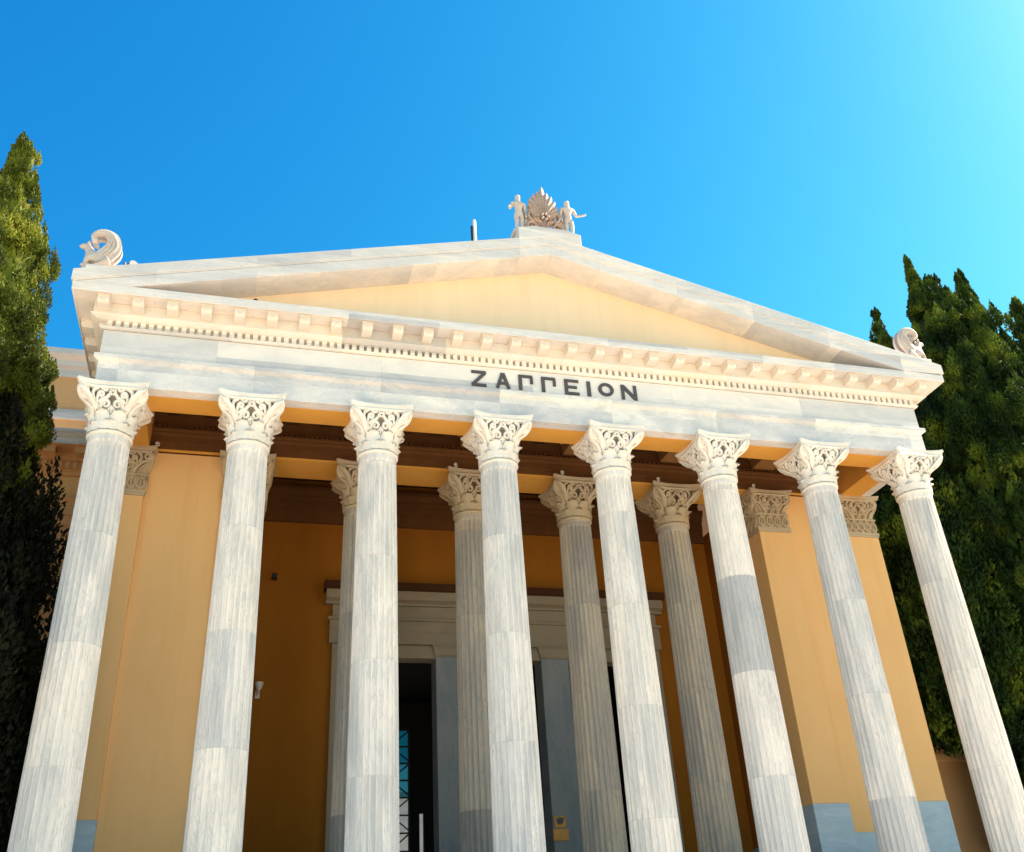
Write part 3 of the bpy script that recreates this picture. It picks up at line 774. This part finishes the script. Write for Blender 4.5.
# ------------------------------------------------------------------ small fittings
t = empty('roof_post', (-1.80, .1, Z0+6.45)); tag(t, 'thin white post standing alone on the sloping roof edge', 'post')
mb = MB(); mb.tube([(0,0,-.4),(0,0,1.55)], .055, 10); mb.ball((0,0,1.56), .055); mb.build('pole', M['lampwhite'], t, loc=(0,0,0))
mb = MB(); mb.box(-.105,-.056,-.03,.03,.7,1.36); bevel(mb.build('dark_strip', M['black'], t, loc=(0,0,0)), .01)  # thin dark strip along the left of the pole

def floodlight(x, y, z, m, label, group, sc=1.0, rz=0.0, first=[None]):
    t = empty('floodlight', (x, y, Z0+z)); t.rotation_euler = (0, 0, rz); tag(t, label, 'floodlight', group)
    mb = MB(); mb.box(-.06*sc,.06*sc,-.05*sc,.05*sc,0,.025*sc); mb.box(-.085*sc,-.065*sc,-.02*sc,.02*sc,.02*sc,.17*sc); mb.box(.065*sc,.085*sc,-.02*sc,.02*sc,.02*sc,.17*sc)
    mb.build('bracket', m, t, loc=(0,0,0))
    mb = MB(); P = [(-.03,.04),(.0,.055),(.06,.06),(.10,.085),(.115,.085)]
    vs = []; fs = []; sg = 14
    for d, r_ in P:
        for k in range(sg): a_ = 2*math.pi*k/sg; vs.append((r_*sc*math.cos(a_), -d*sc*1.2, .14*sc + r_*sc*math.sin(a_) - d*sc*.4))
    for i in range(len(P)-1):
        for k in range(sg): fs.append((i*sg+k, i*sg+(k+1) % sg, (i+1)*sg+(k+1) % sg, (i+1)*sg+k))
    fs += [tuple(range(sg)), tuple((len(P)-1)*sg+k for k in range(sg-1, -1, -1))]
    mb.add(vs, fs); fix_normals(mb.build('lamp_head', m, t, loc=(0,0,0)))
    return t
floodlight(-10.58, -.85, 4.02, M['black'], 'black floodlight on the roof edge beside the griffin by the olive cypress', None, 1.6, .7)
floodlight(-7.64, -.95, 3.46, M['black'], 'black floodlight on the cornice ledge under the pale tympanum', None, .7, .3)
KN = [(-9.72,'over the pilaster capital behind the first outer column'), (-2.03,'over the inner capital between the third and fourth outer columns'),
      (1.02,'over the inner capital left of the fifth outer column'), (3.93,'over the inner capital left of the sixth outer column'), (6.98,'over the pilaster capital left of the seventh outer column')]
for x, wh in KN:
    floodlight(x, 2.36, 1.19, M['lampwhite'], 'small pale floodlight ' + wh, 'floodlights on the inner capitals', .5, -.5)

def wall_lamp(x, y, z, label):
    t = empty('wall_lamp', (x, y, Z0+z)); tag(t, label, 'wall lamp')
    mb = MB(); mb.box(-.06,.06,-.03,0,-.1,.1); mb.tube([(0,-.02,0),(0,-.16,-.03),(.02,-.24,.06)], .02, 7); mb.build('bracket', M['lampwhite'], t, loc=(0,0,0))
    mb = MB(); mb.lathe([(.03,.04),(.07,.09),(.12,.26),(.115,.27),(.02,.12)], 16, .02, -.24); mb.build('lamp_shade', M['lampwhite'], t, loc=(0,0,0))
wall_lamp(-6.78, 6.08, -4.1, 'small pale wall lamp on the dark orange wall beside the second column')
wall_lamp(-12.66, 6.31, -5.65, 'small pale wall lamp on the shaded wing wall behind the olive cypress')
t = empty('security_camera', (-6.55, 6.09, Z0-.85)); tag(t, 'small dark camera box high on the shaded orange wall beside the second column', 'camera')
mb = MB(); mb.box(-.07,.07,-.34,-.08,-.06,.06); mb.tube([(0,-.34,0),(0,-.37,0)], .045, 12); bevel(mb.build('camera_body', M['black'], t, loc=(0,0,0)), .01)
mb = MB(); mb.tube([(0,0,.02),(0,-.14,.02)], .03, 8); mb.build('bracket', M['black'], t, loc=(0,0,0))

t = empty('brass_plaque', (1.34, 5.945, Z0-7.92)); tag(t, 'shiny two-tier brass plaque fixed low on the grey door pier', 'plaque')
mb = MB(); mb.box(-.22,.22,-.035,0,0,.29); mb.box(-.19,.19,-.045,-.034,.03,.26); bevel(mb.build('lower_plate', M['brass'], t, loc=(0,0,0)), .008)
mb = MB(); mb.box(-.155,.155,-.03,0,.32,.62); bevel(mb.build('upper_plate', M['brass'], t, loc=(0,0,0)), .006)
mb = MB(); mb.prism([(-.09,.44),(.0,.38),(.09,.44),(.10,.57),(.04,.55),(.0,.60),(-.04,.55),(-.10,.57)], -.042, -.0295); fix_normals(mb.build('emblem', M['bronze'], t, loc=(0,0,0)))

# ------------------------------------------------------------------ cypresses
def np_mesh(name, V, quads, mat_, parent):
    me = bpy.data.meshes.new(name); n = len(quads)
    me.vertices.add(len(V)); me.vertices.foreach_set('co', V.astype(np.float32).ravel())
    me.loops.add(n*4); me.loops.foreach_set('vertex_index', quads.astype(np.int32).ravel())
    me.polygons.add(n); me.polygons.foreach_set('loop_start', np.arange(0, n*4, 4, dtype=np.int32))
    me.materials.append(mat_); me.update(calc_edges=True)
    o = bpy.data.objects.new(name, me); C.objects.link(o); o.parent = parent; return o
def unit(a): return a/np.maximum(1e-6, np.linalg.norm(a, axis=1))[:, None]
def cypress(loc, prof, label, leafmat, seed, n_clump=500, per=150, size=.42, leaf_len=.15, tips=(), group='cypresses beside the building', sector=None):
    """prof: (height, radius) pairs from the ground; tips: (dx, dy, z0, z1, r) secondary leaders"""
    rng = np.random.default_rng(seed)
    t = empty('cypress_tree', loc); tag(t, label, 'tree', group)
    hs, rs = np.array(prof).T
    top = hs[-1]
    mb = MB(); mb.tube([(0,0,-.1),(.05,0,hs[0]+1),(-.05,.05,top*.5),(0,0,top*.93)], [.34,.28,.16,.03], 9)
    for k in range(10):
        z = hs[0] + (top-hs[0])*(.04+.07*k); a_ = k*2.4; r_ = float(np.interp(z, hs, rs))*.7
        mb.tube([(0,0,z),(r_*.5*math.cos(a_), r_*.5*math.sin(a_), z+.6),(r_*math.cos(a_), r_*math.sin(a_), z+1.6)], [.07,.05,.015], 6)
    mb.build('trunk', M['bark'], t, loc=(0,0,0))
    # clump centres over the surface of the crown
    zz = np.linspace(hs[0], top, 400); rr = np.interp(zz, hs, rs); w = rr + .12; w /= w.sum()
    z = rng.choice(zz, n_clump, p=w) + rng.normal(0, .05, n_clump)
    ph = rng.uniform(0, 2*np.pi, n_clump)
    lump = 1 + .10*np.sin(3*ph + z*.9 + seed) + .08*np.sin(5*ph - z*1.7) + .06*np.sin(z*3.1+seed)
    r = np.interp(z, hs, rs)*lump*rng.uniform(.72, 1.06, n_clump)
    cen = np.stack([r*np.cos(ph), r*np.sin(ph), z], 1)
    sz = size*rng.uniform(.65, 1.35, n_clump)*np.clip(.45 + np.interp(z, hs, rs)/rs.max(), .5, 1.1)
    for dx, dy, z0, z1, rt in tips:
        k = max(14, int(n_clump*.05)); q = rng.uniform(0, 1, k); a_ = rng.uniform(0, 2*np.pi, k); rad_ = rt*(1-q)*.8
        cen = np.concatenate([cen, np.stack([dx+rad_*np.cos(a_), dy+rad_*np.sin(a_), z0+(z1-z0)*q], 1)]); sz = np.concatenate([sz, size*(.75-.4*q)])
    k = len(cen)
    ci = np.repeat(np.arange(k), per); m = len(ci)
    out = cen[ci].copy(); out[:, 2] = 0; out = unit(out + 1e-4)
    d = unit(rng.normal(0, 1, (m, 3)) + out*.75 + np.array([0,0,.25]))
    off = d*(sz[ci]*rng.uniform(.2, 1, m)**.5)[:, None]
    up = np.clip(off[:, 2]/sz[ci], -1, 1)                       # flame-shaped sprays: wide at the foot, drawn out to a point
    off[:, :2] *= (np.where(up > 0, 1.05 - .95*up, 1.05 + .25*up))[:, None]*.92
    off[:, 2] *= np.where(up > 0, 2.5, 1.1)
    off[:, :2] += out[:, :2]*(.16*np.maximum(up, 0)*sz[ci])[:, None]
    pos = cen[ci] + off
    ax = unit(d*.55 + np.array([0,0,.95]) + rng.normal(0, .35, (m, 3)))
    sd = unit(np.cross(ax, rng.normal(0, 1, (m, 3)) + d*.4))
    L = leaf_len*rng.uniform(.6, 1.3, m)[:, None]; W = L*.24
    V = np.stack([pos - ax*L*.5, pos + sd*W - ax*L*.05, pos + ax*L*.6, pos - sd*W - ax*L*.05], 1).reshape(-1, 3)
    Q = np.arange(m*4).reshape(-1, 4)
    # inner filling twigs so the crown is opaque in depth
    k2 = n_clump*60; z2 = rng.choice(zz, k2, p=w); a2 = rng.uniform(0, 2*np.pi, k2); r2 = np.interp(z2, hs, rs)*rng.uniform(.30, .74, k2)
    p2 = np.stack([r2*np.cos(a2), r2*np.sin(a2), z2], 1); ax2 = unit(np.stack([np.cos(a2)*.3, np.sin(a2)*.3, np.ones(k2)], 1) + rng.normal(0, .3, (k2, 3)))
    sd2 = unit(np.cross(ax2, np.stack([np.cos(a2), np.sin(a2), np.zeros(k2)], 1)) + rng.normal(0, .3, (k2, 3)))
    L2 = .15*rng.uniform(.7, 1.4, k2)[:, None]
    V2 = np.stack([p2-ax2*L2, p2+sd2*L2*.5, p2+ax2*L2, p2-sd2*L2*.5], 1).reshape(-1, 3)
    V = np.concatenate([V, V2]); Q = np.concatenate([Q, Q[-1, -1] + 1 + np.arange(k2*4).reshape(-1, 4)])
    np_mesh('crown', V, Q, leafmat, t)
    return t
cypress((-14.35, 2.0, 0), [(8,1.0),(9.5,1.7),(11,1.95),(14,1.85),(15.6,1.68),(17.1,1.45),(18.7,1.15),(20,.82),(20.8,.5),(21.4,.40),(22.0,.42),(22.4,.3)],
        'bushy olive green cypress standing left of the portico, its sunlit top above its shade-dark lower foliage', M['leaf_sun'], 3, 900, 380, .23, .075)
cypress((-14.0, 1.6, 0), [(1.0,1.4),(3,2.7),(7,2.8),(9,2.55),(11,1.9),(12.6,1.5),(13.4,1.0),(13.9,.4)],  # added dark crown, painted shade for the lower part of the cypress above
        'very dark shaded conifer under the olive cypress beside the first column', M['leaf_shade'], 23, 900, 150, .42, .14)
cypress((17.8, 4.2, 0), [(1.0,1.6),(4,3.2),(9,3.7),(13,3.5),(17,2.85),(19.2,2.3),(21.2,1.65),(22.6,1.05),(23.5,.55),(24.3,.12)],
        'tall broad dark green cypress with several tips beside the right end of the portico', M['leaf_dark'], 5, 1300, 460, .33, .11,
        tips=((-.8,0,22.4,25.1,.42),(1.25,-.3,21.8,24.5,.42),(2.1,.2,19.8,22.6,.4),(-1.7,-.3,19.3,21.6,.4),(.5,-.8,21,23.8,.4)))
cypress((20.2, 3.2, 0), [(1.0,1.4),(4,2.8),(7,3.2),(10,2.9),(13,2.2),(15,1.2),(16.4,.55),(17.3,.15)],
        'dark green cypress crowding the outer side of the broad tall one', M['leaf_dark'], 8, 650, 420, .42, .12, tips=((-.9,-.3,13.5,16.6,.5),(.8,.2,12,15.6,.5)))
cypress((14.3, 4.6, 0), [(6.5,.7),(7.3,1.7),(9,2.2),(11,2.1),(13.5,1.5),(15.2,.7),(16.2,.2)],
        'shaded low cypress tucked against the wing wall behind the last column', M['leaf_dark'], 11, 600, 150, .42, .15)
cypress((24.85, 15.5, 0), [(1,1.5),(8,2.0),(18,1.8),(24,1.3),(28,.8),(30.3,.42),(31.7,.10)],
        'distant slim cypress tip showing above the pediment slope', M['leaf_dark'], 13, 700, 160, .36, .16)
cypress((29.1, 10.5, 0), [(1,1.5),(8,2.4),(17,2.2),(22,1.5),(25.4,.95),(28,.5),(29.5,.12)],
        'cypress with feathery tip cut by the edge of the picture beyond the dark ones', M['leaf_dark'], 17, 700, 110, .45, .2, tips=((-.35,-.2,26,29,.4),))

# ------------------------------------------------------------------ light, sky, camera
SUN_EL = 44.0     # sun to the right of the building and just behind its front, so the front is in open shade
az = R(3.5); el = R(SUN_EL)
to_sun = Vector((math.cos(el)*math.cos(az), math.cos(el)*math.sin(az), math.sin(el)))
sd = bpy.data.lights.new('sun', 'SUN'); sd.energy = 5.0; sd.angle = R(.5); sd.color = (1.0, .93, .82)
so = bpy.data.objects.new('sun', sd); C.objects.link(so); so.rotation_euler = to_sun.to_track_quat('Z', 'Y').to_euler(); so.location = to_sun*200

w = bpy.data.worlds.new('World'); scene.world = w; w.use_nodes = True
nt = w.node_tree; bg = nt.nodes['Background']
sky = nt.nodes.new('ShaderNodeTexSky'); sky.sky_type = 'NISHITA'; sky.sun_disc = False
sky.sun_elevation = el; sky.sun_rotation = R(90) - az
sky.altitude = 100; sky.air_density = 1.0; sky.dust_density = .62; sky.ozone_density = 1.5
sp = nt.nodes.new('ShaderNodeSeparateColor'); nt.links.new(sky.outputs[0], sp.inputs[0])      # deep clear-air response of the sky colours
cb_ = nt.nodes.new('ShaderNodeCombineColor')
for i, (pw, kk) in enumerate(((2.55, .115), (1.28, 1.06), (.70, 2.35))):
    nt.links.new(math_(nt, 'MULTIPLY', math_(nt, 'POWER', sp.outputs[i], pw), kk), cb_.inputs[i])
nt.links.new(cb_.outputs[0], bg.inputs['Color'])
bg.inputs['Strength'].default_value = .056

cam = bpy.data.cameras.new('camera'); co = bpy.data.objects.new('camera', cam); C.objects.link(co); scene.camera = co
CAMP = (-7.25954, -20.43731, -10.6938, -.29349, .50966, -.0642, 959.4244)
cx, cy, cz, yaw, pitch, roll, foc = CAMP
f = Vector((-math.sin(yaw)*math.cos(pitch), math.cos(yaw)*math.cos(pitch), math.sin(pitch))); r0 = Vector((math.cos(yaw), math.sin(yaw), 0)); u0 = r0.cross(f)
r_ = r0*math.cos(roll) + u0*math.sin(roll); u_ = u0*math.cos(roll) - r0*math.sin(roll)
co.matrix_world = Matrix(((r_.x, u_.x, -f.x, cx), (r_.y, u_.y, -f.y, cy), (r_.z, u_.z, -f.z, cz+Z0), (0,0,0,1)))
cam.sensor_fit = 'HORIZONTAL'; cam.sensor_width = 36; cam.lens = 36*foc/1024; cam.clip_end = 2000; cam.clip_start = .1

scene.view_settings.view_transform = 'Standard'; scene.view_settings.look = 'None'; scene.view_settings.gamma = 1; scene.view_settings.use_curve_mapping = False
scene.view_settings.exposure = 1.53
scene.cycles.max_bounces = 8; scene.cycles.diffuse_bounces = 5; scene.cycles.use_denoising = True
